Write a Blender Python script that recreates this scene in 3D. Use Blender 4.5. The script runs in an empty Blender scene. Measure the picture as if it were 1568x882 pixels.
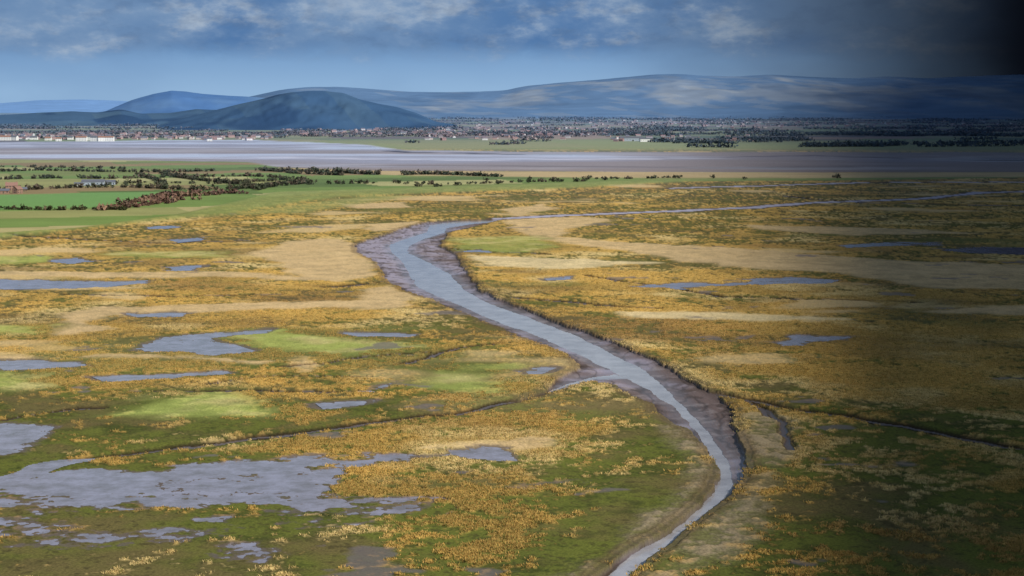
import bpy, math, numpy as np
rng=np.random.default_rng(7)
H=97.0; F=2560.0; HY=158.0
TILT=math.atan((441-HY)/F)
ct,st=math.cos(TILT),math.sin(TILT)
def ray(px,py):
    x=(px-784)/F; u=-(py-441)/F
    return x, ct+u*st, -st+u*ct
def G(px,py,z=0.0):
    x,y,w=ray(px,py); t=(z-H)/w
    return (x*t,y*t)
def GP(pts,z=0.0): return np.array([G(a,b,z) for a,b in pts])
def ss(a,b,x):
    t=np.clip((x-a)/(b-a),0,1); return t*t*(3-2*t)
# ---------- noise
_p=rng.permutation(65536).astype(np.int64); _v=rng.random(65536)
def _h(i,j,s): return _v[_p[(i*73+_p[(j+s*911)&65535])&65535]]
def vn(x,y,s=0):
    xi=np.floor(x).astype(np.int64); yi=np.floor(y).astype(np.int64)
    fx=x-xi; fy=y-yi; fx=fx*fx*(3-2*fx); fy=fy*fy*(3-2*fy)
    a=_h(xi,yi,s);b=_h(xi+1,yi,s);c=_h(xi,yi+1,s);d=_h(xi+1,yi+1,s)
    return (a+(b-a)*fx)*(1-fy)+(c+(d-c)*fx)*fy
def fbm(x,y,wl,o=4,s=0):
    r=0;a=1;t=0
    for k in range(o):
        c,sn=math.cos(k*1.1+s),math.sin(k*1.1+s)
        r=r+a*vn((x*c-y*sn)/wl+k*17.3,(x*sn+y*c)/wl+k*9.1,s*7+k); t+=a; a*=0.55; wl*=0.5
    return r/t*2-1
def sdpoly(P,X,Y,pad=60.):
    out=np.full(X.shape,-pad)
    m=(X>P[:,0].min()-pad)&(X<P[:,0].max()+pad)&(Y>P[:,1].min()-pad)&(Y<P[:,1].max()+pad)
    x=X[m];y=Y[m]
    if x.size==0: return out
    d=np.full(x.shape,1e18); ins=np.zeros(x.shape,bool)
    n=len(P)
    for i in range(n):
        ax,ay=P[i];bx,by=P[(i+1)%n]
        ex,ey=bx-ax,by-ay
        t=np.clip(((x-ax)*ex+(y-ay)*ey)/(ex*ex+ey*ey+1e-9),0,1)
        dd=(x-ax-t*ex)**2+(y-ay-t*ey)**2
        np.minimum(d,dd,out=d)
        if by!=ay:
            c=((ay>y)!=(by>y))&(x<ex*(y-ay)/ey+ax); ins^=c
    d=np.sqrt(d); d[~ins]*=-1
    out[m]=np.maximum(d,-pad); return out
def dline(P,X,Y,pad=40.):
    out=np.full(X.shape,pad)
    m=(X>P[:,0].min()-pad)&(X<P[:,0].max()+pad)&(Y>P[:,1].min()-pad)&(Y<P[:,1].max()+pad)
    x=X[m];y=Y[m]
    if x.size==0: return out
    d=np.full(x.shape,1e18)
    for i in range(len(P)-1):
        ax,ay=P[i];bx,by=P[i+1]; ex,ey=bx-ax,by-ay
        t=np.clip(((x-ax)*ex+(y-ay)*ey)/(ex*ex+ey*ey+1e-9),0,1)
        np.minimum(d,(x-ax-t*ex)**2+(y-ay-t*ey)**2,out=d)
    out[m]=np.minimum(np.sqrt(d),pad); return out
def lin(r,g,b):
    c=np.array([r,g,b])/255.; return np.where(c<=0.04045,c/12.92,((c+0.055)/1.055)**2.4)
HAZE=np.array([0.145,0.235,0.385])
def haze(col,d):  # distance haze painted into base colours as a blue tint
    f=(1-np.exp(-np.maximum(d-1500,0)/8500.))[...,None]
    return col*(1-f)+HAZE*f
def desat(c,k=.16):
    l=(c@np.array([.3,.6,.1]))[...,None]; return c*(1-k)+l*k

# ---------- mesh helper
def make_mesh(name,verts,faces_flat,counts,cols=None,attrs=None,smooth=True,mat=None,parent=None):
    me=bpy.data.meshes.new(name)
    verts=np.asarray(verts,dtype=np.float32); ff=np.asarray(faces_flat,dtype=np.int32).ravel(); cn=np.asarray(counts,dtype=np.int32)
    me.vertices.add(len(verts)); me.vertices.foreach_set('co',verts.ravel())
    me.loops.add(len(ff)); me.loops.foreach_set('vertex_index',ff)
    me.polygons.add(len(cn)); ls=np.concatenate([[0],np.cumsum(cn)[:-1]]).astype(np.int32)
    me.polygons.foreach_set('loop_start',ls)
    me.polygons.foreach_set('use_smooth',np.full(len(cn),smooth))
    if cols is not None:
        a=me.attributes.new('Col','FLOAT_COLOR','POINT')
        c=np.ones((len(verts),4),dtype=np.float32); c[:,:3]=cols; a.data.foreach_set('color',c.ravel())
    for k,v in (attrs or {}).items():
        a=me.attributes.new(k,'FLOAT','POINT'); a.data.foreach_set('value',np.asarray(v,dtype=np.float32))
    me.update(calc_edges=True)
    ob=bpy.data.objects.new(name,me); bpy.context.collection.objects.link(ob)
    if mat: me.materials.append(mat)
    if parent: ob.parent=parent
    return ob
def nt(mat): 
    mat.use_nodes=True; t=mat.node_tree; return t,t.nodes,t.links
def attr_mat(name,rough=0.9,spec=0.2,noise_scale=None,noise_amt=0.3,transl=0):
    m=bpy.data.materials.new(name); t,N,L=nt(m); b=N['Principled BSDF']
    a=N.new('ShaderNodeAttribute'); a.attribute_name='Col'
    src=a.outputs['Color']
    if noise_scale:
        g=N.new('ShaderNodeNewGeometry'); n=N.new('ShaderNodeTexNoise'); n.inputs['Scale'].default_value=noise_scale; n.inputs['Detail'].default_value=5
        L.new(g.outputs['Position'],n.inputs['Vector'])
        mr=N.new('ShaderNodeMapRange'); mr.inputs[1].default_value=.25; mr.inputs[2].default_value=.75
        mr.inputs[3].default_value=1-noise_amt; mr.inputs[4].default_value=1+noise_amt
        L.new(n.outputs['Fac'],mr.inputs[0])
        v=N.new('ShaderNodeVectorMath'); v.operation='SCALE'; L.new(src,v.inputs[0]); L.new(mr.outputs[0],v.inputs['Scale']); src=v.outputs[0]
    L.new(src,b.inputs['Base Color']); b.inputs['Roughness'].default_value=rough; b.inputs['Specular IOR Level'].default_value=spec
    return m

# ================= survey outlines (converted to ground metres) =================
WZ=-1.35
channel=GP([(890,892),(945,848),(1010,812),(1060,777),(1088,747),(1093,717),(1078,690),(1050,660),(1020,640),(985,615),(935,590),(905,584),(870,594),(835,606),(785,617),(800,608),(835,597),(848,580),(885,563),(865,545),(820,525),(770,505),(720,485),(660,460),(600,437),(588,425),(575,402),(545,387),(542,373),(580,361),(615,349),(650,340),(700,336),(775,335),(725,347),(688,356),(676,375),(700,390),(712,410),(740,445),(790,465),(840,485),(900,505),(960,528),(1020,555),(1060,582),(1100,603),(1122,620),(1130,650),(1147,700),(1142,735),(1120,762),(1080,792),(1040,822),(1000,857),(965,892)])
L_=[(912,892),(962,850),(1010,818),(1058,785),(1088,750),(1090,718),(1076,685),(1052,650),(1025,622),(985,595),(940,572),(885,545),(840,525),(790,505),(735,485),(680,460),(635,440),(622,420),(612,400),(594,385),(594,375),(618,366),(650,356),(655,345),(700,339),(760,336)]
R_=[(972,892),(1008,855),(1052,820),(1098,782),(1126,748),(1122,712),(1100,680),(1074,645),(1046,618),(1018,590),(990,565),(947,545),(902,520),(852,500),(802,482),(748,462),(717,445),(692,420),(666,405),(630,388),(628,378),(652,366),(684,356),(686,349),(725,343),(775,338)]
wL=GP(L_,WZ); wR=GP(R_,WZ)
water=np.vstack([wL,wR[::-1]])
trib=GP([(780,614),(835,600),(865,588),(900,578),(945,572),(965,580),(910,582),(870,592),(835,605),(790,618)],WZ)
upper=GP([(760,336),(870,330),(1000,325),(1150,318),(1250,310),(1400,305),(1500,295),(1700,290)])
upper2=GP([(1030,288),(1150,285),(1330,279),(1568,279),(1750,277)])
pools=[[(225,522),(310,512),(405,507),(400,512),(330,520),(345,530),(385,540),(320,543),(240,539),(205,538)],
[(-60,552),(110,555),(135,562),(60,568),(-60,567)],
[(-60,427),(120,430),(240,428),(235,434),(130,440),(-60,443)],
[(262,366),(320,362),(318,366),(275,371)],
[(975,438),(1050,434),(1100,434),(1180,430),(1285,429),(1270,435),(1150,437),(1060,442),(990,441)],
[(1120,428),(1200,424),(1280,428),(1200,432)],
[(1195,524),(1230,513),(1310,516),(1290,521),(1240,522),(1235,530),(1205,531)],
[(1275,375),(1350,371),(1440,371),(1430,376),(1300,379)],
[(1440,381),(1500,378),(1650,378),(1650,391),(1480,388)],
[(155,577),(240,575),(330,568),(345,573),(250,580),(180,585)],
[(-60,650),(30,648),(75,655),(50,672),(30,692),(-60,700)],
[(-80,742),(60,733),(230,724),(330,714),(450,704),(600,696),(610,704),(500,716),(400,727),(350,736),(260,746),(340,751),(470,750),(490,761),(330,772),(240,785),(420,772),(660,764),(655,778),(560,794),(420,806),(230,820),(160,838),(60,862),(-80,868)],
[(625,698),(690,690),(770,686),(800,698),(770,710),(700,702)],
[(250,408),(300,407),(298,414),(255,414)],
[(555,600),(600,580),(612,582),(575,598)],
[(505,510),(640,512),(635,518),(520,516)],
[(200,480),(300,480),(300,486),(210,487)],
[(285,740),(420,738),(500,728),(495,736),(400,748),(300,750)],
[(200,862),(330,842),(520,836),(540,842),(380,852),(230,872)],
[(780,740),(870,736),(880,744),(800,750)],
[(800,565),(850,562),(850,570),(810,571)],
[(500,618),(570,616),(570,622),(510,624)],
[(80,398),(120,395),(145,400),(100,404)],[(700,385),(740,383),(745,387),(705,388)],
[(220,348),(270,345),(272,349),(225,351)],
[(840,425),(880,423),(885,427),(845,428)]]
BIGSHEET=(11,12,17,18)
poolsW=[GP(p,-0.1) for p in pools]
creeks=[([(-60,745),(0,735),(90,711),(200,692),(350,674),(530,650),(700,632),(790,612)],1.6),
([(1092,597),(1130,607),(1200,626),(1300,637),(1400,652),(1568,682),(1700,700)],1.9),
([(1150,622),(1195,645),(1205,668),(1222,694)],.7),
([(790,455),(850,460),(900,466),(1000,470)],1.5),
([(600,560),(690,535),(760,525)],1.3),([(500,440),(590,431)],2.3),
([(0,640),(110,625),(160,622)],1.0),
([(690,380),(760,386),(840,388)],2.0),
([(200,600),(420,600),(560,600)],.8),([(1130,607),(1170,640),(1190,642)],.7),
([(430,560),(560,545),(650,540)],1.1),
([(1200,300),(1320,310),(1568,315)],2.5),([(100,450),(260,455),(420,452)],1.6),([(300,590),(420,575),(560,577)],.9),
([(900,420),(1100,452),(1400,462)],1.3),([(20,360),(250,372),(380,368)],2)]
tan=[([(385,388),(440,370),(500,366),(548,372),(560,390),(592,410),(560,427),(480,432),(440,415)],1),
([(-60,414),(150,416),(330,415),(540,428),(535,434),(330,424),(150,425),(-60,424)],.9),
([(95,480),(150,471),(350,468),(555,462),(545,446),(600,438),(650,462),(600,472),(400,476),(170,485),(150,492),(180,506),(95,512)],1),
([(720,391),(870,396),(995,402),(870,411),(740,407)],1.25),
([(770,337),(880,332),(950,338),(870,350),(860,362),(960,372),(1100,378),(1200,385),(1400,400),(1700,412),(1700,450),(1400,440),(1250,412),(1050,402),(950,385),(830,368),(780,352)],.8),
([(945,476),(1100,478),(1310,492),(1150,496),(960,489)],1.2),
([(1390,479),(1568,468),(1700,468),(1700,488),(1450,484)],1),
([(1135,640),(1185,632),(1205,680),(1222,720),(1180,760),(1150,800),(1100,860),(1060,900),(985,900),(1045,830),(1130,775),(1155,720)],.62),
([(1010,622),(1078,690),(1093,745),(1060,778),(960,835),(900,892),(850,892),(950,810),(1035,765),(1055,720),(1035,670)],.55),
([(560,345),(640,338),(650,343),(600,352),(560,356)],.9),
([(440,560),(470,540),(480,545),(460,568)],.9),
([(640,686),(690,680),(830,676),(830,682),(690,690)],.9),
([(520,312),(620,310),(625,318),(540,320)],.7),
([(1150,345),(1380,350),(1500,358),(1300,360),(1160,352)],.7),
([(760,322),(830,312),(850,318),(800,332)],.8),
([(-60,548),(200,545),(420,552),(400,556),(150,550),(-60,553)],.8),
([(1040,395),(1300,408),(1568,412),(1568,420),(1300,420),(1100,408)],1)]
bright=[([(330,517),(400,508),(500,516),(615,526),(640,532),(560,540),(450,541),(380,532)],1),
([(620,592),(680,572),(740,571),(795,590),(780,601),(690,604)],1.05),
([(178,637),(250,606),(330,599),(435,622),(420,633),(300,641)],1),
([(-60,568),(80,576),(90,590),(-60,598)],.95),
([(-60,395),(80,393),(112,399),(-60,408)],.9),
([(170,386),(330,384),(345,393),(200,396)],.7),
([(-60,498),(90,500),(60,512),(-60,514)],.9),
([(690,365),(830,361),(850,380),(800,390),(700,386)],.55),
([(700,560),(790,556),(800,562),(720,566)],.5)]
dark=[([(870,590),(1000,620),(1060,700),(1050,760),(990,800),(870,892),(760,892),(905,770),(960,700),(880,640),(800,625)],1),
([(-60,600),(160,590),(600,612),(700,640),(520,655),(200,690),(-60,735)],.45),
([(800,460),(950,488),(1060,545),(1110,590),(1300,632),(1700,690),(1700,655),(1300,600),(1150,570),(1040,520),(960,490),(850,465)],.8),
([(1225,650),(1400,665),(1700,710),(1700,892),(1080,892),(1190,800),(1240,730)],.4),
([(-60,700),(330,690),(500,720),(560,800),(420,892),(-60,892)],.4),
([(380,770),(650,765),(860,800),(800,892),(500,892)],.15)]
orange=[([(560,660),(700,630),(860,640),(960,700),(900,770),(760,770),(620,740),(450,700)],.12),
([(-60,330),(540,330),(600,430),(880,560),(600,560),(350,610),(-60,560)],.14),
([(870,395),(1568,460),(1700,640),(1300,620),(1100,560),(950,480),(750,430)],.25),
([(420,760),(560,745),(700,760),(600,800),(430,800)],.12),
([(690,820),(800,790),(880,800),(860,850),(740,870)],.2)]
farm=GP([(-900,243),(0,243),(200,245),(400,248),(430,256),(600,262),(900,263),(1300,264),(1568,262),(2600,262),(2600,270),(1568,272),(1300,276),(1050,278),(850,286),(640,292),(500,296),(400,306),(300,325),(270,330),(100,352),(-300,372),(-900,400)])
dyke=GP([(-300,385),(0,358),(120,350),(270,330),(330,316),(420,295),(600,289),(850,282),(1050,274),(1050,279),(850,290),(640,297),(520,302),(430,315),(360,327),(250,338),(120,352),(0,366)])
greenfield=GP([(-200,300),(0,298),(150,295),(245,294),(262,297),(200,317),(0,321),(-200,323)])
bay=GP([(-3000,217),(0,217),(380,214),(560,221),(620,230),(830,232),(1000,233),(1200,232),(1568,233),(3500,233),(3500,262),(1300,264),(900,263),(600,262),(420,256),(380,248),(200,245),(0,243),(-3000,243)])

# ================= GROUND =================
aD=np.radians(np.linspace(-21,21,1300)); aC=np.radians(np.linspace(21.4,180,32))
ang=np.concatenate([-aC[::-1],aD,aC])
q=np.linspace(1/300.,1/20000.,740)
rad=np.concatenate([[4,80,150,210,260],1/q,[30000,60000]])
A,Rr=np.meshgrid(ang,rad); X=(Rr*np.sin(A)).ravel(); Y=(Rr*np.cos(A)).ravel(); D=Rr.ravel()
nr,nc=len(rad),len(ang)
NV=len(X)
def T(c): return np.broadcast_to(c,(NV,3))
fw=ss(250,1200,D)
wx=fbm(X,Y,45,3,1)*6+fbm(X,Y,9,3,2)*(1.8)
wy=fbm(X,Y,45,3,3)*9+fbm(X,Y,9,3,4)*(2.6)
Xs=X+wx; Ys=Y+wy+fbm(X,Y,160,2,5)*6*fw
fine=fbm(X,Y,2.0,3,6); med=fbm(X,Y,8,3,7); big=fbm(X,Y,60,4,8); huge=fbm(X,Y,260,3,9)
streak=fbm(X*0.4,Y,26,4,10)
dens=0.47+0.09*ss(350,900,D)
for P,w in orange: dens=dens+w*ss(-25,25,sdpoly(GP(P),Xs,Ys,60))
for P,w in dark: dens=dens-w*0.6*ss(-18,18,sdpoly(GP(P),Xs,Ys,60))
dens=dens+big*0.5+huge*0.25+streak*.3
sig=med*0.7+fine*0.8
tuft=ss(-0.22,0.32,sig-(0.5-dens)*1.15)
green1=lin(98,103,42); green2=lin(66,73,32); brn=lin(106,92,58)
org1=lin(210,168,84); org2=lin(178,144,74); org3=lin(218,190,124)
def mixc(c,d,f): return c*(1-f[:,None])+d*f[:,None]
col=mixc(T(green1),T(green2),ss(-.4,.4,fine+med))
col=mixc(col,T(brn),ss(-.15,.45,fbm(X,Y,22,4,11))*0.75)
col=mixc(col,T(lin(116,102,60)),0.45*ss(450,1000,D))
col=mixc(col,T(lin(56,50,34)),ss(.2,.55,-fine)*.55)
ocm=fbm(X,Y,33,4,12)
oc=mixc(T(org1),T(org2),ss(-.5,.5,ocm))
oc=mixc(oc,T(org3),ss(0.0,.6,fbm(X,Y,40,4,13)))
oc=mixc(oc,T(lin(164,124,70)),ss(0.1,.6,fbm(X,Y,90,4,51))*.6)
oc=oc*(0.76+0.38*vn(X/0.9,Y/0.9,55))[:,None]
col=mixc(col,oc,tuft*0.9)
z=tuft*(0.28+0.28*fine)*ss(2500,600,D)+0.03*med
tm=np.zeros(NV)
n22=fbm(X,Y,22,4,14)
for P,w in tan:
    s=sdpoly(GP(P),Xs,Ys,60)+n22*9
    m=ss(-4,5,s)
    tc=lin(222,200,150) if w>=1.2 else (lin(212,182,132) if w>.65 else lin(154,138,110))
    c=T(tc)*(0.86+0.22*med)[:,None]
    m=m*(0.88+0.12*fine)
    if w<.65: m=m*(.4+.6*ss(-.4,.3,med+.8*fine))
    col=mixc(col,c,m); z=z*(1-m)+m*(0.45+0.15*fine)*ss(2500,500,D); tm=np.maximum(tm,m)
m=ss(0.24,0.46,fbm(X*0.7,Y,75,4,15))*ss(480,700,D)*0.8
col=mixc(col,T(lin(204,176,124)),m*(1-tm)); tm=np.maximum(tm,m)
m=ss(0.25,0.5,fbm(X*0.7,Y,85,4,16))*ss(450,700,D)*0.6
col=mixc(col,T(lin(108,110,60)),m*(1-tm))
m=ss(0.2,0.5,fbm(X*.6,Y,48,4,52))*ss(450,800,D)*0.45
col=mixc(col,T(lin(96,80,56)),m*(1-tm))
n14=fbm(X,Y,14,4,17); n20=fbm(X,Y,20,3,18)
for P,w in bright:
    s=sdpoly(GP(P),Xs,Ys,60)+n14*10
    m=ss(-5,8,s)*(.8+.25*fine+.1*med); m=np.clip(m,0,1)
    gc=lin(162,174,88)*(1 if w>.8 else .75)
    c=T(gc); c=mixc(c,T(lin(192,184,118)),ss(-.1,.6,n20)); c=c*(.9+.2*med)[:,None]
    m2=ss(-14,0,s)*(1-m)*0.5
    col=mixc(col,T(lin(88,96,44)),m2)
    col=mixc(col,c,m*0.95); z=z*(1-m*0.6); tm=np.maximum(tm,m)
# farmland
sf=sdpoly(farm,X,Y,100)
fx=(X*0.93+Y*0.36)+fbm(X,Y,200,2,19)*20; fy=(-X*0.36+Y*0.93)+fbm(X,Y,220,2,20)*20
j=np.floor(fy/105).astype(np.int64); i=np.floor(fx/190+_h(j,j*3+1,5)*3).astype(np.int64)
hsh=_h(i,j,77)
pal=np.array([lin(116,138,70),lin(150,150,92),lin(178,166,112),lin(100,120,62),lin(172,168,112),lin(126,136,74),lin(146,126,86),lin(118,140,72)])
fcol=pal[(hsh*7.99).astype(int)]*(0.9+0.2*streak)[:,None]
mf=ss(-8,8,sf)
reedbank=T(lin(192,168,120))*(0.9+.2*streak)[:,None]
rightf=ss(0.0,0.10,X/np.maximum(Y,1)+0.02)
fcol=mixc(fcol,T(lin(128,136,72)),rightf*0.6*(Y>0))
col=mixc(col,fcol,mf); z=z*(1-mf)
band=GP([(430,257),(600,262),(900,263),(1300,264),(2200,262),(2200,268),(1300,272),(900,272),(600,268),(430,262)])
m=ss(-12,10,sdpoly(band,Xs,Ys,60)); col=mixc(col,reedbank,m)
m=ss(-6,8,sdpoly(dyke,X,Y,60)); col=mixc(col,T(lin(138,148,82))*(0.9+.2*med)[:,None],m*0.85); z=z+m*1.5
m=ss(-3,5,sdpoly(greenfield,X,Y,60)); col=mixc(col,T(lin(108,146,80))*(1+.06*med)[:,None],m); z=z*(1-m*.8)
m=ss(-10,15,sdpoly(GP([(250,338),(360,327),(430,315),(560,300),(640,300),(560,312),(470,325),(300,332)]),Xs,Ys,60))*.6
col=mixc(col,T(lin(146,150,86)),m)
far=ss(3300,3700,D)
j=np.floor((fy)/260).astype(np.int64); i=np.floor(fx/420+_h(j,j*3+1,6)*3).astype(np.int64)
pal2=np.array([lin(120,132,74),lin(96,108,70),lin(146,122,98),lin(110,94,82),lin(140,140,88),lin(96,86,72),lin(122,126,78),lin(152,130,104)])
c2=pal2[(_h(i,j,91)*7.99).astype(int)]
shore=ss(4700,4300,D)*(X>-900)
c2=mixc(c2,T(lin(142,146,88)),shore*0.8)
col=mixc(col,c2,far)
# bay mud
sb=sdpoly(bay,X,Y+fbm(X,Y,260,3,21)*40,200)
mb=ss(-10,14,sb)
sk=fbm(X*0.25,Y,110,5,22); sk2=fbm(X*0.35,Y,380,4,23)
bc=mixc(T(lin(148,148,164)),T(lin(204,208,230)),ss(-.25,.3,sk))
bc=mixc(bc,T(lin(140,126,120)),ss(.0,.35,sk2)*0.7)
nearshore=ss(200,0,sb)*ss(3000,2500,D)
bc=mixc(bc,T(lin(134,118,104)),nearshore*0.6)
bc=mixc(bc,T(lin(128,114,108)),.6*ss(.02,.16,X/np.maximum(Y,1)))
m=ss(26,8,dline(GP([(600,231),(625,233),(700,234),(790,236)]),X,Y+sk*30,80)); bc=mixc(bc,T(lin(70,64,72)),m)
m=ss(30,8,dline(GP([(1120,240),(1250,238),(1400,243),(1600,246)]),X,Y+sk*30,80)); bc=mixc(bc,T(lin(84,76,82)),m*.8)
m=ss(30,8,dline(GP([(-100,226),(150,229),(420,226),(560,224)]),X,Y+sk*60,80)); bc=mixc(bc,T(lin(124,116,124)),m*.7)
m=ss(30,8,dline(GP([(400,240),(700,246),(1000,243)]),X,Y+sk*60,80)); bc=mixc(bc,T(lin(212,210,224)),m*.6)
m=ss(24,6,dline(GP([(450,252),(700,254),(1000,256),(1300,255)]),X,Y+sk*60,80)); bc=mixc(bc,T(lin(104,96,96)),m*.6)
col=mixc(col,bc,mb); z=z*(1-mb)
wet=mb*ss(-.25,.3,sk-0.6*sk2)
z=z-mb*0.6
# pools
fe=fbm(X,Y*0.8,14,4,24); fe2=fbm(X*.6,Y,5,3,70)
for k,P in enumerate(poolsW):
    bigp=(k in (11,17,18))
    d0=sdpoly(P,Xs,Ys,30)
    if bigp: f=np.minimum(d0,5)*0.45+fe*3.5+streak*9+fine*3+med*3.5+fe2*5+.5
    else: f=np.minimum(d0,5)*.8+fe*4.5+streak*2.5+fine*1.4+fe2*2
    f=np.where(d0<-6,-9,f)
    m=ss(-2.2,0.0,f); col=mixc(col,T(lin(96,84,76)),m*0.85)
    z=z*(1-m)-0.05*m; dp=ss(0.0,0.8,f); z=z-dp*0.25
    wet=np.maximum(wet,m*0.5); tm=np.maximum(tm,m)
f=fbm(X*.8,Y,24,4,25)-0.50
m=ss(0,0.08,f)*(D<1500)*(D>300)*(1-mf)*(Y>0)
col=mixc(col,T(lin(104,94,92)),m*0.7); z=z*(1-m); wet=np.maximum(wet,m*0.5); tm=np.maximum(tm,m)
cj=fbm(X,Y,6,2,30)*.9; cw=.65+.8*vn(X/14,Y/14,60)
for P,w in creeks:
    Pg=GP(P); s=dline(Pg,X+wx*.9+cj,Y+wy*.9,40)/cw
    m=ss(w*2.4,w*0.9,s); col=mixc(col,T(lin(50,40,30)),m*.92); z=z*(1-m)-m*0.8
    m2=ss(w*0.5,w*0.15,s); col=mixc(col,T(lin(110,98,100)),m2*.5); wet=np.maximum(wet,m2*.8); tm=np.maximum(tm,m)
for P,w in ((upper,9),(upper2,9)):
    s=dline(P,Xs,Ys,60); m=ss(w*1.7,w,s); col=mixc(col,T(lin(84,70,58)),m)
    m=ss(w,w*.6,s); col=mixc(col,T(lin(172,166,182)),m); wet=np.maximum(wet,m*.8); z=z*(1-m)
# main channel
wob=fbm(X,Y,14,3,26)*2.0+fbm(X,Y,4,2,27)*.8
sc=sdpoly(channel,X+wob,Y+wob*1.2,60)
sw=sdpoly(water,X+wob*.5,Y+wob*.6,60); sw=np.maximum(sw,sdpoly(trib,X+wob*.5,Y+wob*.5,60)); sw=sw+.5-1.0*ss(420,700,D)
mc=ss(-0.3,0.9,sc)
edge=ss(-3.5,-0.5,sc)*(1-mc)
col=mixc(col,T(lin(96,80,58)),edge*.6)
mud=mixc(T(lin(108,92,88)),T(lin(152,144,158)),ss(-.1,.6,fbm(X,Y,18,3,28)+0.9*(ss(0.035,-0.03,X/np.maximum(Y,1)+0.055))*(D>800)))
mud=mixc(mud,T(lin(80,66,58)),ss(.0,.5,fbm(X,Y,7,4,29))*.8)
mud=mixc(mud,T(lin(142,130,128)),ss(.1,.4,fbm(X,Y,5,4,61))*.6)
rill=1-np.abs(fbm(X*1.2,Y*.5,9,3,71))*5
mud=mixc(mud,T(lin(62,52,46)),ss(.3,.95,rill)*.6)
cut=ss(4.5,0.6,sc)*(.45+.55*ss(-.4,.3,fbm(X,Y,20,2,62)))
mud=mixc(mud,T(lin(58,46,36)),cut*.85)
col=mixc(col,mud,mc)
flo=-0.75-0.5*ss(-7,0,sw)+(0.16*fbm(X,Y,6,3,31)-.12*ss(.3,.95,rill))*ss(0,-3,sw)
z=z*(1-mc)+mc*flo
z=z-ss(0,2,sw)*0.6*mc
wet=wet*(1-mc)+mc*(0.3+0.6*ss(-8,0,sw))
z=z+ss(-14,-1,sc)*(1-mc)*0.25*(sc>-20)
col=desat(col,.04)
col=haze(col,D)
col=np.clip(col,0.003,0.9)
z=np.where(D<298,0,z)
idx=np.arange(nr*nc).reshape(nr,nc)
quads=np.stack([idx[:-1,:-1],idx[:-1,1:],idx[1:,1:],idx[1:,:-1]],-1).reshape(-1,4)
gm=bpy.data.materials.new('marsh_ground'); t,N,L=nt(gm); b=N['Principled BSDF']
a=N.new('ShaderNodeAttribute'); a.attribute_name='Col'; w=N.new('ShaderNodeAttribute'); w.attribute_name='wet'
g=N.new('ShaderNodeNewGeometry'); n=N.new('ShaderNodeTexNoise'); n.inputs['Scale'].default_value=1.6; n.inputs['Detail'].default_value=6; n.inputs['Roughness'].default_value=.65
L.new(g.outputs['Position'],n.inputs['Vector'])
mr=N.new('ShaderNodeMapRange'); mr.inputs[1].default_value=.3; mr.inputs[2].default_value=.7; mr.inputs[3].default_value=.56; mr.inputs[4].default_value=1.4
L.new(n.outputs['Fac'],mr.inputs[0])
sc1=N.new('ShaderNodeVectorMath'); sc1.operation='SCALE'; L.new(a.outputs['Color'],sc1.inputs[0]); L.new(mr.outputs[0],sc1.inputs['Scale'])
mx=N.new('ShaderNodeMix'); mx.data_type='RGBA'; L.new(w.outputs['Fac'],mx.inputs[0]); L.new(sc1.outputs[0],mx.inputs[6]); L.new(a.outputs['Color'],mx.inputs[7])
L.new(mx.outputs[2],b.inputs['Base Color'])
r=N.new('ShaderNodeMapRange'); r.inputs[3].default_value=.95; r.inputs[4].default_value=.27; L.new(w.outputs['Fac'],r.inputs[0]); L.new(r.outputs[0],b.inputs['Roughness'])
s2=N.new('ShaderNodeMapRange'); s2.inputs[3].default_value=.05; s2.inputs[4].default_value=.5; L.new(w.outputs['Fac'],s2.inputs[0]); L.new(s2.outputs[0],b.inputs['Specular IOR Level'])
make_mesh('ground',np.stack([X,Y,z],-1),quads[:,::-1],np.full(len(quads),4),cols=col,attrs={'wet':wet},mat=gm)

# ================= WATER =================
def water_mat(name,ca,cb_,rough,bump,scale,cs):
    m=bpy.data.materials.new(name); t,N,L=nt(m); b=N['Principled BSDF']
    g=N.new('ShaderNodeNewGeometry'); n=N.new('ShaderNodeTexNoise'); n.inputs['Scale'].default_value=scale; n.inputs['Detail'].default_value=4
    L.new(g.outputs['Position'],n.inputs['Vector'])
    bp=N.new('ShaderNodeBump'); bp.inputs['Strength'].default_value=bump; bp.inputs['Distance'].default_value=.15; L.new(n.outputs['Fac'],bp.inputs['Height']); L.new(bp.outputs[0],b.inputs['Normal'])
    n2=N.new('ShaderNodeTexNoise'); n2.inputs['Scale'].default_value=cs; n2.inputs['Detail'].default_value=8; n2.inputs['Roughness'].default_value=.7; L.new(g.outputs['Position'],n2.inputs['Vector'])
    mr=N.new('ShaderNodeMapRange'); mr.inputs[1].default_value=.36; mr.inputs[2].default_value=.62; L.new(n2.outputs['Fac'],mr.inputs[0])
    cr=N.new('ShaderNodeMix'); cr.data_type='RGBA'; L.new(mr.outputs[0],cr.inputs[0])
    cr.inputs[6].default_value=(*ca,1); cr.inputs[7].default_value=(*cb_,1); L.new(cr.outputs[2],b.inputs['Base Color'])
    b.inputs['Roughness'].default_value=rough; b.inputs['IOR'].default_value=1.33
    return m
wm=water_mat('river_water',lin(138,136,142),lin(168,168,174),.13,.15,.7,.1)
pm=water_mat('pool_water',lin(106,98,100),lin(142,138,154),.14,.15,.9,.14)
def expand(PL,PR,e):
    d=PR-PL; n=d/np.linalg.norm(d,axis=1)[:,None]; return PL-n*e,PR+n*e
eL,eR=expand(wL,wR,3)
vs=[];fs=[]
for p,qq in zip(eL,eR): vs+=[(*p,WZ),(*qq,WZ)]
for k in range(len(eL)-1): fs.append([2*k,2*k+1,2*k+3,2*k+2])
base=len(vs)
tp=GP([(775,612),(835,598),(865,586),(905,576),(945,575),(945,588),(905,586),(870,595),(835,608),(785,621)],WZ)
ntp=len(tp)
vs+=[(*p,WZ-0.01) for p in tp]
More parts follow.
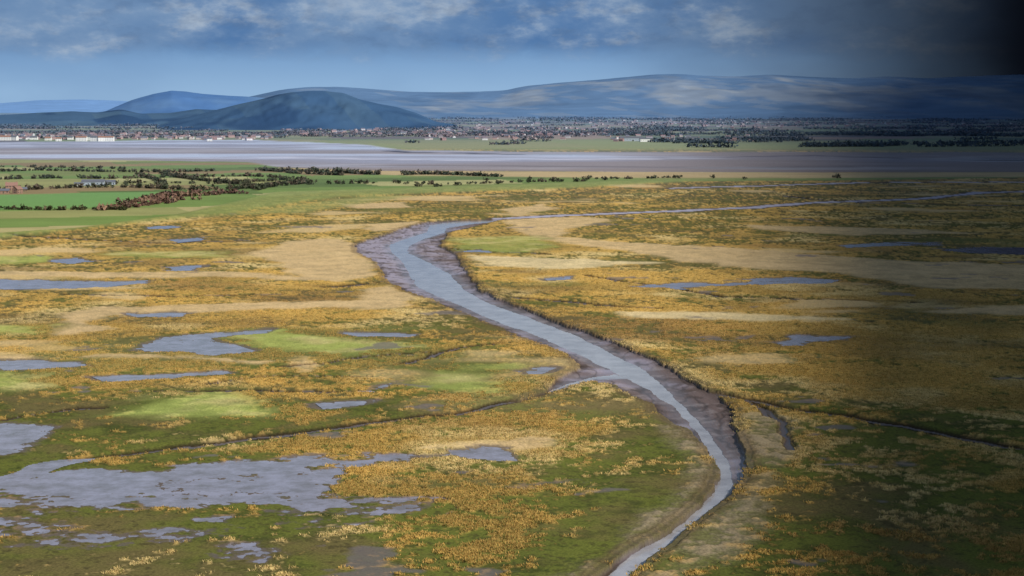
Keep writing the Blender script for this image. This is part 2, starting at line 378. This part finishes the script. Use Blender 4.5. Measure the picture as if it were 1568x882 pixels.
me=bpy.data.meshes.new('tidal_river'); me.from_pydata(vs,[],fs+[[base+k for k in range(ntp)]]); me.materials.append(wm); me.update()
import bmesh
def up(me):
    bm=bmesh.new(); bm.from_mesh(me)
    bm.faces.ensure_lookup_table(); bmesh.ops.triangulate(bm,faces=[f for f in bm.faces if len(f.verts)>4])
    for f in bm.faces:
        f.normal_update()
        if f.normal.z<0: f.normal_flip()
    bm.to_mesh(me); bm.free()
up(me); bpy.context.collection.objects.link(bpy.data.objects.new('tidal_river',me))
vs=[];fs=[]
for k,P in enumerate(poolsW):
    if k in BIGSHEET: continue
    Q=[]
    n=len(P); ar=0.5*sum(P[i][0]*P[(i+1)%n][1]-P[(i+1)%n][0]*P[i][1] for i in range(n)); sg=1 if ar>0 else -1
    for i in range(n):
        e1=P[i]-P[i-1]; e2=P[(i+1)%n]-P[i]
        n1=np.array([e1[1],-e1[0]])/np.linalg.norm(e1)*sg; n2=np.array([e2[1],-e2[0]])/np.linalg.norm(e2)*sg
        nn=n1+n2; l=np.linalg.norm(nn); nn=nn/l if l>.3 else n1
        Q.append(P[i]+nn*5)
    b0=len(vs); vs+=[(p[0],p[1],-0.12-0.002*k) for p in Q]; fs.append([b0+i for i in range(n)])
b0=len(vs); vs+=[(p[0],p[1],-0.115) for p in GP([(-140,712),(830,676),(830,720),(560,884),(-140,884)])]; fs.append([b0+i for i in range(5)])
me=bpy.data.meshes.new('marsh_pools'); me.from_pydata(vs,[],fs); me.materials.append(pm); me.update(); up(me)
bpy.context.collection.objects.link(bpy.data.objects.new('marsh_pools',me))

# ================= GRASS TUSSOCKS =================
cand=np.where((D>300)&(D<1000)&(np.abs(np.degrees(np.arctan2(X,Y)))<20.5)&(tuft>.5)&(z>0.1)&(mf<.2)&(tm<.3))[0]
sel=rng.choice(cand,min(80000,len(cand)),replace=False)
nb=7; n=len(sel)
bx=np.repeat(X[sel],nb)+rng.normal(0,.5,n*nb); by=np.repeat(Y[sel],nb)+rng.normal(0,.5,n*nb); bz=np.repeat(z[sel],nb)-0.12
th=rng.random(n*nb)*2*np.pi; hh=rng.uniform(.25,.62,n*nb); ww=rng.uniform(.07,.17,n*nb); ln=rng.uniform(.1,.5,n*nb); ph=rng.random(n*nb)*2*np.pi
v0=np.stack([bx-np.cos(th)*ww,by-np.sin(th)*ww,bz],-1); v1=np.stack([bx+np.cos(th)*ww,by+np.sin(th)*ww,bz],-1)
v2=np.stack([bx+np.cos(ph)*ln,by+np.sin(ph)*ln,bz+hh],-1)
V=np.stack([v0,v1,v2],1).reshape(-1,3)
c=np.repeat(desat(oc[sel],.06),nb,0)*rng.uniform(.7,1.25,(n*nb,1)); gmask=rng.random(n*nb)<.18; c[gmask]=lin(116,118,60)
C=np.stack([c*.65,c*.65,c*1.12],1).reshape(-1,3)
make_mesh('marsh_grass',V,np.arange(len(V)),np.full(n*nb,3),cols=np.clip(C,0,.9),smooth=False,mat=attr_mat('dry_grass',.95,.05))

# ================= BUSHES / TREES =================
veg=attr_mat('foliage',.95,.05,1.0,.35)
def clump(cx,cy,r,h,nf,colr,fs=None,z0=0.0):
    """crown of small leaf-clump faces over an uneven volume + tapered trunk"""
    lob=max(2,int(3+r*.4)); lx=rng.normal(0,r*.45,lob); ly=rng.normal(0,r*.45,lob); lz=h*rng.uniform(.35,.75,lob); lr=rng.uniform(.35,.62,lob)*min(r,h*.75)
    k=rng.integers(0,lob,nf)
    d=rng.normal(0,1,(nf,3)); d/=np.linalg.norm(d,axis=1)[:,None]; rr=rng.uniform(.6,1.05,nf)
    c=np.stack([cx+lx[k]+d[:,0]*lr[k]*rr,cy+ly[k]+d[:,1]*lr[k]*rr,z0+np.maximum(.1,lz[k]+d[:,2]*lr[k]*rr)],-1)
    s=(fs or r*.3)
    V=c[:,None,:]+rng.normal(0,s,(nf,3,3))
    V[:,:,2]=np.maximum(V[:,:,2],z0-.1)
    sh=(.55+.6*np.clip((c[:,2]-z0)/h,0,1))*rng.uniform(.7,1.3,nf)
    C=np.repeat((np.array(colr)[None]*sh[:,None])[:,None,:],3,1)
    tv=[];tc=[]
    tr=r*.09
    for q_ in range(3):
        a1=q_*2.094;a2=a1+2.094
        p=[(cx+tr*math.cos(a1),cy+tr*math.sin(a1),z0-.2),(cx+tr*math.cos(a2),cy+tr*math.sin(a2),z0-.2),(cx,cy,z0+h*.6)]
        tv.append(p); tc.append([lin(70,60,48)]*3)
    return np.vstack([V.reshape(-1,3),np.array(tv).reshape(-1,3)]),np.vstack([C.reshape(-1,3),np.array(tc).reshape(-1,3)])
def emit(name,parts):
    V=np.vstack([p[0] for p in parts]); C=np.vstack([p[1] for p in parts])
    d=np.linalg.norm(V[:,:2],axis=1)
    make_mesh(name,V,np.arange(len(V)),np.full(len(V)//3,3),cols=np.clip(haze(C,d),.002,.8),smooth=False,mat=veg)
hc=[lin(66,70,42),lin(78,74,50),lin(60,62,40),lin(92,80,60)]
def hedge(pts,r,h,gap=.12,nf=40,spacing=.75,name='hedgerow',cl=None):
    P=GP(pts); parts=[]
    for a_,b_ in zip(P[:-1],P[1:]):
        l=np.linalg.norm(b_-a_); k=max(1,int(l/(r*spacing)))
        for u in np.arange(k)/k:
            if rng.random()<gap: continue
            p=a_+(b_-a_)*u+rng.normal(0,r*.35,2); s=rng.uniform(.5,1.15)
            parts.append(clump(p[0],p[1],r*s,h*s,nf,(cl or hc)[rng.integers(0,len(cl or hc))]))
    if parts: emit(name,parts)
hl=[([(0,263),(60,261),(140,263),(260,264),(330,262)],4,4,.35),
([(0,256),(90,257),(200,259)],3.5,3.5,.6),
([(395,262),(440,263),(500,264),(580,268)],5.5,5,.05),
([(400,260),(450,266),(530,269)],4,4,.35),
([(618,268),(660,267),(720,269),(768,271)],5,4.5,.0),
([(0,275),(80,273),(180,274),(260,272),(380,270),(470,275)],4,4,.35),
([(0,290),(40,291),(110,288),(200,287),(300,292),(400,288),(470,281)],4,5,.3),
([(150,284),(220,280),(330,282),(440,276)],3.5,4,.45),
([(0,321),(80,322),(160,321),(196,322)],3,3.5,.15),
([(440,284),(530,281),(620,282),(700,283),(800,279),(900,278)],3.5,4,.72),
([(400,290),(420,284),(470,276)],4,4,.3),
([(250,268),(300,276),(370,283),(400,292)],4,5,.3),
([(840,275),(960,274),(1040,272)],3,3,.75),
([(210,268),(240,276),(250,290)],4,4,.35)]
for P,r_,h_,gp in hl: hedge(P,r_,h_,gp)
rc_=[lin(112,84,70),lin(128,102,82),lin(92,74,62)]
hedge([(160,322),(200,318),(240,312),(250,303),(300,300),(340,298)],5,3.5,.15,name='bramble_scrub',cl=rc_)
hedge([(190,314),(250,300),(330,296),(380,297)],5,3.5,.15,name='bramble_scrub',cl=rc_)
hedge([(255,312),(275,306),(310,306)],4,3,.2,name='bramble_scrub',cl=rc_)
for (x_,y_,s_) in [(1286,273,5),(1277,272,3),(1092,273,4),(1034,273,4),(810,280,4.5),(812,275,3.5),(855,279,3.5),(700,284,4),(672,287,4.5),(606,280,4),(611,281,4),(523,282,4),(925,276,4),(903,273,3.5),(885,278,4),(640,286,4.5),(745,277,4),(1000,274,3),(1140,275,3),(360,292,5),(75,322,3.5),(480,281,4),(760,282,3),(830,277,3)]:
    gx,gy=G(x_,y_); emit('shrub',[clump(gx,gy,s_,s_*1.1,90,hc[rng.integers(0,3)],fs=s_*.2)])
parts=[]
def dtree(px,py,s=1.0,cl=None):
    gx,gy=G(px,py); cols=cl or [lin(58,62,48),lin(84,68,58),lin(50,56,44),lin(104,80,66),lin(66,68,48)]
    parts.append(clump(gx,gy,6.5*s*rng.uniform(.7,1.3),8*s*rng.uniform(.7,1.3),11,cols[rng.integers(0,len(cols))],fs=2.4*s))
def dline_trees(x0,x1,y0,y1,n,s=1.,cl=None,lmin=20,lmax=130):
    for _ in range(n):
        a0=rng.uniform(x0,x1); b0=rng.uniform(y0,y1); l=rng.uniform(lmin,lmax); sl=rng.normal(0,.012)
        k=int(l/2.2)
        for u in range(k):
            yy=b0+sl*u*2.2+rng.normal(0,.12)
            if rng.random()<.15: continue
            dtree(a0+u*2.2,max(172,yy),s,cl)
dk=[lin(48,56,44),lin(54,58,46),lin(62,60,50)]
rust=[lin(122,94,78),lin(106,84,72),lin(136,106,88),lin(84,76,62)]
dline_trees(-150,650,186,206,60)
dline_trees(-150,420,206,213,18,.8)
dline_trees(0,930,203,210,34,.8,rust)
dline_trees(560,1650,183,208,95)
dline_trees(400,930,200,210,20,.8)
dline_trees(600,930,207,224,8,.8,lmax=70)
dline_trees(900,1650,198,226,52,1.0,dk,lmax=170)
dline_trees(500,1650,174,186,60,1.4)
dline_trees(-150,600,178,190,40,1.3,dk)
emit('distant_trees',parts)

# ================= BUILDINGS =================
def pmat(name,c,rough=.85,var=.15,scale=1.5):
    m=bpy.data.materials.new(name); t,N,L=nt(m); b=N['Principled BSDF']
    g=N.new('ShaderNodeNewGeometry'); n=N.new('ShaderNodeTexNoise'); n.inputs['Scale'].default_value=scale; n.inputs['Detail'].default_value=4; L.new(g.outputs['Position'],n.inputs['Vector'])
    x=N.new('ShaderNodeMix'); x.data_type='RGBA'; x.inputs[6].default_value=(*(c*(1-var)),1); x.inputs[7].default_value=(*np.clip(c*(1+var),0,.85),1)
    L.new(n.outputs['Fac'],x.inputs[0]); L.new(x.outputs[2],b.inputs['Base Color']); b.inputs['Roughness'].default_value=rough; return m
M={'white':pmat('white_render',np.array([.72,.72,.70])),'brick':pmat('red_brick',lin(146,116,100)),'tile':pmat('clay_tile',lin(136,104,92)),
'slate':pmat('slate',lin(92,96,106)),'glass':pmat('window_glass',lin(40,48,58),.2),'door':pmat('door_paint',lin(60,70,60)),'steel':pmat('sheet_steel',lin(150,160,172)),'timber':pmat('timber',lin(110,92,70))}
def boxv(x0,x1,y0,y1,z0,z1):
    v=[(x0,y0,z0),(x1,y0,z0),(x1,y1,z0),(x0,y1,z0),(x0,y0,z1),(x1,y0,z1),(x1,y1,z1),(x0,y1,z1)]
    f=[(0,3,2,1),(4,5,6,7),(0,1,5,4),(1,2,6,5),(2,3,7,6),(3,0,4,7)]; return v,f
def part(name,vf,mat,par):
    vs=[];fs=[]
    for v,f in vf:
        b=len(vs); vs+=v; fs+=[tuple(b+i for i in q_) for q_ in f]
    me=bpy.data.meshes.new(name); me.from_pydata(vs,[],fs); me.materials.append(mat); me.update()
    o=bpy.data.objects.new(name,me); o.parent=par; bpy.context.collection.objects.link(o)
def building(name,px,py,w_,d_,hw,hr,rot,wall,roof,floors=2,bays=4,chim=True,big_door=False):
    gx,gy=G(px,py); e=bpy.data.objects.new(name,None); e.location=(gx,gy,0); e.rotation_euler=(0,0,rot); bpy.context.collection.objects.link(e)
    a_,b_=w_/2,d_/2
    v=[(-a_,-b_,-.3),(a_,-b_,-.3),(a_,b_,-.3),(-a_,b_,-.3),(-a_,-b_,hw),(a_,-b_,hw),(a_,b_,hw),(-a_,b_,hw),(-a_,0,hw+hr),(a_,0,hw+hr)]
    part('walls',[(v,[(0,1,5,4),(2,3,7,6),(1,2,6,9,5),(3,0,4,8,7)])],M[wall],e)
    o_=.4; t_=.18; sl=hr/b_
    rv=[]
    for sgn in (-1,1):
        y0=sgn*(b_+o_); zz=hw-o_*sl
        vv=[(-a_-o_,y0,zz+.02),(a_+o_,y0,zz+.02),(a_+o_,0,hw+hr+.02),(-a_-o_,0,hw+hr+.02)]
        vv+= [(p[0],p[1],p[2]+t_) for p in vv]
        rv.append((vv,[(0,1,2,3),(4,5,6,7),(0,1,5,4),(1,2,6,5),(3,0,4,7)]))
    part('roof',rv,M[roof],e)
    ws=[]
    for fl in range(floors):
        zc=hw*(fl+.55)/floors
        for k in range(bays):
            xc=-a_+w_*(k+.5)/bays
            if fl==0 and k==bays//2 : continue
            for sy in (-1,1): ws.append(boxv(xc-.55,xc+.55,sy*(b_+.03)-.03,sy*(b_+.03)+.03,zc-.6,zc+.6))
        for sx in (-1,1): ws.append(boxv(sx*(a_+.03)-.03,sx*(a_+.03)+.03,-.55,.55,zc-.6,zc+.6))
    part('windows',ws,M['glass'],e)
    xc=-a_+w_*(bays//2+.5)/bays; dw=2.0 if big_door else .5; dh=min(hw-.4,3.6) if big_door else 2.1
    part('door',[boxv(xc-dw,xc+dw,-b_-.06,-b_,0,dh)],M['door'],e)
    if chim: part('chimney',[boxv(a_-1.4,a_-.5,-.45,.45,hw+hr-.6,hw+hr+1.2),boxv(-a_+.5,-a_+1.4,-.45,.45,hw+hr-.6,hw+hr+1.2)],M['brick'],e)
building('farmhouse',18,291,13,8,5.2,3.4,.3,'brick','tile')
building('farmhouse',27,296,9,7,4.6,3,1.2,'brick','tile',2,3)
building('farm_outbuilding',6,296,12,6,3,2,.1,'brick','slate',1,3,False)
building('farm_outbuilding',36,293,7,5,2.8,1.8,.5,'timber','slate',1,3,False)
building('barn',143,284,26,14,4.5,2.6,.15,'steel','slate',1,5,False,True)
building('barn',166,283,16,10,3.6,2.2,.2,'steel','slate',1,4,False,True)
building('farm_outbuilding',120,285,9,6,2.8,1.6,.2,'white','slate',1,3,False)
for (x_,y_,w__,f_) in [(8,215,30,3),(20,215,26,3),(125,216,28,3),(135,215,30,3),(147,216,26,3),(160,216,32,3),(168,216,22,3),(74,215,16,2),(90,216,14,2),(321,216,12,2),(52,214,20,2),(108,214,14,2)]:
    building('seafront_building',x_,y_,w__,12,3.1*f_,3.5,rng.normal(0,.1),'white','slate' if rng.random()<.6 else 'tile',f_,int(w__/4),False)
building('warehouse',966,216,60,30,8,4,.05,'steel','slate',1,8,False,True)
building('warehouse',990,217,34,22,7,3,.05,'white','slate',1,6,False,True)
for (x_,y_,w__) in [(1375,190,120),(1310,191,90),(1440,189,80),(1180,192,50),(1060,215,30),(1130,214,26),(1045,216,26)]:
    building('warehouse',x_,y_,w__,30,7,3,rng.normal(0,.1),'steel','slate',1,8,False,True)
TV=[];TF=[];TC=[];cnt=[]
wc=[lin(196,176,160),lin(180,142,122),lin(168,150,138),lin(216,210,204),lin(160,120,104)]; rc=[lin(142,102,84),lin(120,94,86),lin(104,96,96),lin(150,108,88)]
def house(px,py):
    gx,gy=G(px,py); dd=math.hypot(gx,gy); r_=rng.normal(0,.5); a_=rng.uniform(4.5,9); b_=rng.uniform(4,5); hw=rng.choice([3,5,5.2]); hr=rng.uniform(2.2,3.0)
    c_,s_=math.cos(r_),math.sin(r_); b0=len(TV)
    def P(x,y,z): return (gx+x*c_-y*s_,gy+x*s_+y*c_,z)
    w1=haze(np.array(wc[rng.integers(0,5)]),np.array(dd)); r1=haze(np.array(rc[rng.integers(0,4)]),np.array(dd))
    pts=[(-a_,-b_,0),(a_,-b_,0),(a_,b_,0),(-a_,b_,0),(-a_,-b_,hw),(a_,-b_,hw),(a_,b_,hw),(-a_,b_,hw),(-a_,0,hw+hr),(a_,0,hw+hr)]
    for p in pts: TV.append(P(*p)); TC.append(w1)
    for f in [(0,1,5,4),(2,3,7,6),(1,2,6,9,5),(3,0,4,8,7)]: TF.extend([b0+i for i in f]); cnt.append(len(f))
    b1=len(TV)
    for p in [(-a_-.3,-b_-.4,hw-.2),(a_+.3,-b_-.4,hw-.2),(a_+.3,0,hw+hr+.1),(-a_-.3,0,hw+hr+.1),(-a_-.3,b_+.4,hw-.2),(a_+.3,b_+.4,hw-.2)]: TV.append(P(*p)); TC.append(r1)
    for f in [(0,1,2,3),(3,2,5,4)]: TF.extend([b1+i for i in f]); cnt.append(4)
def town(x0,x1,y0,y1,n):
    for _ in range(n): house(rng.uniform(x0,x1),rng.uniform(y0,y1))
town(-60,420,206,214,170); town(430,930,196,208,240); town(100,400,209,215,60)
town(900,1560,180,196,220); town(930,1160,208,217,36); town(600,1200,186,198,110); town(860,920,178,182,20); town(630,900,208,215,30)
make_mesh('distant_town',TV,TF,cnt,cols=np.clip(np.array(TC),0,.85),smooth=False,mat=attr_mat('town_walls',.85,.1,.2,.25))

# ================= HILLS =================
hm=attr_mat('hazed_hill_cover',.95,.03,.004,.12)  # hill colours have blue distance haze painted in
def hill(name,pts,Dm,front,back,kind,amp=.12,nx=420,ny=90,pw=1.0):
    pts=np.array(pts,float); xs=np.linspace(pts[0,0],pts[-1,0],nx)
    ys=np.interp(xs,pts[:,0],pts[:,1]); k=max(3,int(nx/70)); ker=np.ones(k)/k; yp=np.pad(ys,(k//2,k-1-k//2),'edge'); ys=np.convolve(yp,ker,'valid')
    B=[];Hh=[]
    for a_,b_ in zip(xs,ys):
        x,y,w_=ray(a_,b_); hz=math.hypot(x,y); B.append(math.atan2(x,y)); Hh.append(H+Dm*w_/hz)
    B=np.array(B);Hh=np.maximum(np.array(Hh),0)
    v=np.linspace(-1,1,ny); BB,VV=np.meshgrid(B,v); HH,_=np.meshgrid(Hh,v)
    RR=np.where(VV<0,Dm+VV*front,Dm+VV*back)
    prof=np.where(VV<0,ss(-1,0.0,VV)**pw,ss(1,0,VV))
    x=RR*np.sin(BB);y=RR*np.cos(BB)
    nz=fbm(x,y*.6,front*.3,5,40)
    zz=HH*(prof+amp*nz*4*prof*(1-prof))+fbm(x,y,150,2,41)*3*prof-2
    fld=fbm(x,y*.4,420,4,43); fw_=fbm(x,y*.35,560,5,44); ce=_h(np.floor((x+.3*y)/130).astype(np.int64),np.floor((y-.3*x)/420).astype(np.int64),45)
    if kind=='knoll':  # cloud shadow and haze painted into the dark blue base colour
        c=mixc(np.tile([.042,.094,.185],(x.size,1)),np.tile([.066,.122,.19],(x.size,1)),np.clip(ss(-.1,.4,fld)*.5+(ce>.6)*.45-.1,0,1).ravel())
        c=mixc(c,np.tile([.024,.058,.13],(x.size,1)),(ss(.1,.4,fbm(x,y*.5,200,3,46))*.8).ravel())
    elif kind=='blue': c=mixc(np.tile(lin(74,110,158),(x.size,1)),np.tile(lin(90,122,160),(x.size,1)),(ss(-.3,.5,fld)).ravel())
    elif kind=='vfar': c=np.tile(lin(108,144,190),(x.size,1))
    else:  # haze and paler sunlit field patches painted into the base colour
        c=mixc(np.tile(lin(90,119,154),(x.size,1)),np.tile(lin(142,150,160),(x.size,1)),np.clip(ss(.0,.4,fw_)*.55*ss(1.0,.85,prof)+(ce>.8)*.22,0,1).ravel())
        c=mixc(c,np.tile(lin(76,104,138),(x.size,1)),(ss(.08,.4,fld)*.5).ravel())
    i_=np.arange(nx*ny).reshape(ny,nx); qd=np.stack([i_[:-1,:-1],i_[:-1,1:],i_[1:,1:],i_[1:,:-1]],-1).reshape(-1,4)
    make_mesh(name,np.stack([x.ravel(),y.ravel(),zz.ravel()],-1),qd,np.full(len(qd),4),cols=np.clip(c,.003,.8),mat=hm)
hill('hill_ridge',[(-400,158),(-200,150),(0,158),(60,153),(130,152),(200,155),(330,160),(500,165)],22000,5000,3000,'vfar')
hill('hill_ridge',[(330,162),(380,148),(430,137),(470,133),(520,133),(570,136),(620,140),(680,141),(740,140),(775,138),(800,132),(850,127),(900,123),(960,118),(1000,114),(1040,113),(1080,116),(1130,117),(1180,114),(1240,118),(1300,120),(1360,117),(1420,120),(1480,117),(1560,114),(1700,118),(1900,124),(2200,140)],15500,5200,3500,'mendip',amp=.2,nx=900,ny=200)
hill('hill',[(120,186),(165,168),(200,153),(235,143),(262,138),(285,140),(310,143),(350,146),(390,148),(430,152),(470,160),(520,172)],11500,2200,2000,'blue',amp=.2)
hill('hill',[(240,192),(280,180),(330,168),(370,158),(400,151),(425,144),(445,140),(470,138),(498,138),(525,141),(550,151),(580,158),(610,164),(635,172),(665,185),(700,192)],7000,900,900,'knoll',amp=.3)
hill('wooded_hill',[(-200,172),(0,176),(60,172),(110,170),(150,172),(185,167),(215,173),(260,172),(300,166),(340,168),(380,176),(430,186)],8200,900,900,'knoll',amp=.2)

# ================= SUN, SKY, ADDED SHADE SHEET =================
el=math.radians(38); sx,sy=.8,-.6
rot=math.atan2(sx,sy)
from mathutils import Vector
sdir=Vector((sx*math.cos(el),sy*math.cos(el),math.sin(el)))
l=bpy.data.lights.new('sun','SUN'); l.energy=5.0; l.angle=math.radians(.5); l.color=(1,.96,.89)
so=bpy.data.objects.new('sun',l); so.rotation_euler=(-sdir).to_track_quat('-Z','Y').to_euler(); so.location=(0,0,500); bpy.context.collection.objects.link(so)
kx=sx/math.tan(el); ky=sy/math.tan(el)
cm=bpy.data.materials.new('unseen_shade_sheet'); t,N,L=nt(cm)
for q_ in list(N): N.remove(q_)
def math_(op,a,b=None,c=None,clamp=False):
    n=N.new('ShaderNodeMath'); n.operation=op; n.use_clamp=clamp
    for i,vv in enumerate((a,b,c)):
        if vv is None: continue
        if isinstance(vv,(int,float)): n.inputs[i].default_value=vv
        else: L.new(vv,n.inputs[i])
    return n.outputs[0]
def smap(src,a,b,c=0,d=1):
    n=N.new('ShaderNodeMapRange'); n.interpolation_type='SMOOTHSTEP'; L.new(src,n.inputs[0]); n.inputs[1].default_value=a; n.inputs[2].default_value=b; n.inputs[3].default_value=c; n.inputs[4].default_value=d; return n.outputs[0]
def noise_(vec,scale,detail=5,rough=.55):
    n=N.new('ShaderNodeTexNoise'); n.inputs['Scale'].default_value=scale; n.inputs['Detail'].default_value=detail; n.inputs['Roughness'].default_value=rough; L.new(vec,n.inputs['Vector']); return n.outputs['Fac']
out=N.new('ShaderNodeOutputMaterial'); g=N.new('ShaderNodeNewGeometry'); sp=N.new('ShaderNodeSeparateXYZ'); L.new(g.outputs['Position'],sp.inputs[0])
gx=math_('SUBTRACT',sp.outputs[0],math_('MULTIPLY',sp.outputs[2],kx)); gy=math_('SUBTRACT',sp.outputs[1],math_('MULTIPLY',sp.outputs[2],ky))
ratio=math_('DIVIDE',gx,math_('MAXIMUM',gy,180.))
nz=noise_(g.outputs['Position'],.0008,3)
ratio=math_('ADD',ratio,math_('MULTIPLY',math_('SUBTRACT',nz,.5),.05))
wedge=smap(ratio,.06,.235)  # sheet opacity shaped as a wedge to darken the right side
dif=N.new('ShaderNodeBsdfDiffuse'); dif.inputs[0].default_value=(.1,.12,.16,1)
tr=N.new('ShaderNodeBsdfTransparent'); mxs=N.new('ShaderNodeMixShader')
L.new(wedge,mxs.inputs[0]); L.new(tr.outputs[0],mxs.inputs[1]); L.new(dif.outputs[0],mxs.inputs[2]); L.new(mxs.outputs[0],out.inputs[0])
# added shading sheet, sloped upward with distance to stay unseen above the frame
nx_,ny_=70,110; xs=np.linspace(-500,19000,nx_); ys=np.linspace(-4000,22000,ny_); XX,YY=np.meshgrid(xs,ys)
ZZ=np.maximum(0,.077*np.hypot(np.maximum(XX,0),np.maximum(YY,0)))+330+6*fbm(XX,YY,2500,3,50)
i_=np.arange(nx_*ny_).reshape(ny_,nx_); qd=np.stack([i_[:-1,:-1],i_[:-1,1:],i_[1:,1:],i_[1:,:-1]],-1).reshape(-1,4)
make_mesh('unseen_shade_sheet',np.stack([XX.ravel(),YY.ravel(),ZZ.ravel()],-1),qd,np.full(len(qd),4),mat=cm)

wd=bpy.data.worlds.new('World'); bpy.context.scene.world=wd; wd.use_nodes=True; t=wd.node_tree; N=t.nodes; L=t.links
bg=N['Background']; bg.inputs[1].default_value=.1
sky=N.new('ShaderNodeTexSky'); sky.sky_type='NISHITA'; sky.sun_disc=False; sky.sun_elevation=el; sky.sun_rotation=rot; sky.air_density=1.2; sky.dust_density=.6
tc=N.new('ShaderNodeTexCoord'); sp=N.new('ShaderNodeSeparateXYZ'); L.new(tc.outputs['Generated'],sp.inputs[0])
dx_,dy_,dz_=sp.outputs
cb=N.new('ShaderNodeCombineXYZ'); L.new(math_('MULTIPLY',dx_,1.0),cb.inputs[0]); L.new(math_('MULTIPLY',dy_,.6),cb.inputs[1]); L.new(math_('MULTIPLY',dz_,2.2),cb.inputs[2])
vec=cb.outputs[0]
def rgbmix(f,a,b,op='MIX'):
    n=N.new('ShaderNodeMix'); n.data_type='RGBA'; n.blend_type=op
    if isinstance(f,(int,float)): n.inputs[0].default_value=f
    else: L.new(f,n.inputs[0])
    for i,vv in ((6,a),(7,b)):
        if isinstance(vv,(tuple,list,np.ndarray)): n.inputs[i].default_value=(*[float(q_) for q_ in vv],1)
        else: L.new(vv,n.inputs[i])
    return n.outputs[2]
K=10.
low=rgbmix(smap(dz_,.0,.034),lin(148,182,216)*K,lin(120,158,200)*K)
n1=noise_(vec,20,8,.62); n2=noise_(vec,7,4,.5); n3=noise_(vec,45,6,.65)
cl=rgbmix(smap(n2,.36,.62),lin(80,118,166)*K,lin(112,142,178)*K)
cl=rgbmix(smap(n1,.40,.7,0,.65),cl,lin(148,170,196)*K)
bump=math_('ADD',math_('MULTIPLY',n1,.7),math_('MULTIPLY',n3,.3))
cl=rgbmix(smap(bump,.50,.66,0,.7),cl,lin(184,196,208)*K)
cl=rgbmix(smap(n3,.46,.70,0,.5),cl,lin(84,110,146)*K)
zz=math_('ADD',dz_,math_('MULTIPLY',math_('SUBTRACT',n1,.5),.02))
lowc=rgbmix(smap(zz,.022,.036,0,.95),low,cl)
low2=rgbmix(smap(n2,.42,.62,0,.25),lowc,lin(104,138,180)*K)
hi=rgbmix(smap(n1,.45,.62,0,.85),sky.outputs[0],(2.4,2.6,2.9))
full=rgbmix(smap(dz_,.07,.2),low2,hi)
az=math_('DIVIDE',dx_,math_('MAXIMUM',dy_,.05))
az=math_('ADD',az,math_('MULTIPLY',math_('SUBTRACT',n2,.5),.05))
dk0=smap(az,.02,.20,0,.62); dk1=smap(az,.12,.31)
full=rgbmix(math_('MULTIPLY',dk0,math_('GREATER_THAN',dy_,-.05)),full,lin(62,76,96)*K)
full=rgbmix(math_('MULTIPLY',dk1,math_('GREATER_THAN',dy_,-.05)),full,lin(8,11,18)*K)
L.new(full,bg.inputs[0])

sc=bpy.context.scene
cam=bpy.data.cameras.new('camera'); cam.sensor_width=36; cam.lens=36*F/1568; cam.clip_end=200000; cam.clip_start=1
co=bpy.data.objects.new('camera',cam); co.location=(0,0,H); co.rotation_euler=(math.pi/2-TILT,0,0); bpy.context.collection.objects.link(co); sc.camera=co
sc.view_settings.view_transform='Standard'; sc.view_settings.look='None'; sc.view_settings.exposure=0
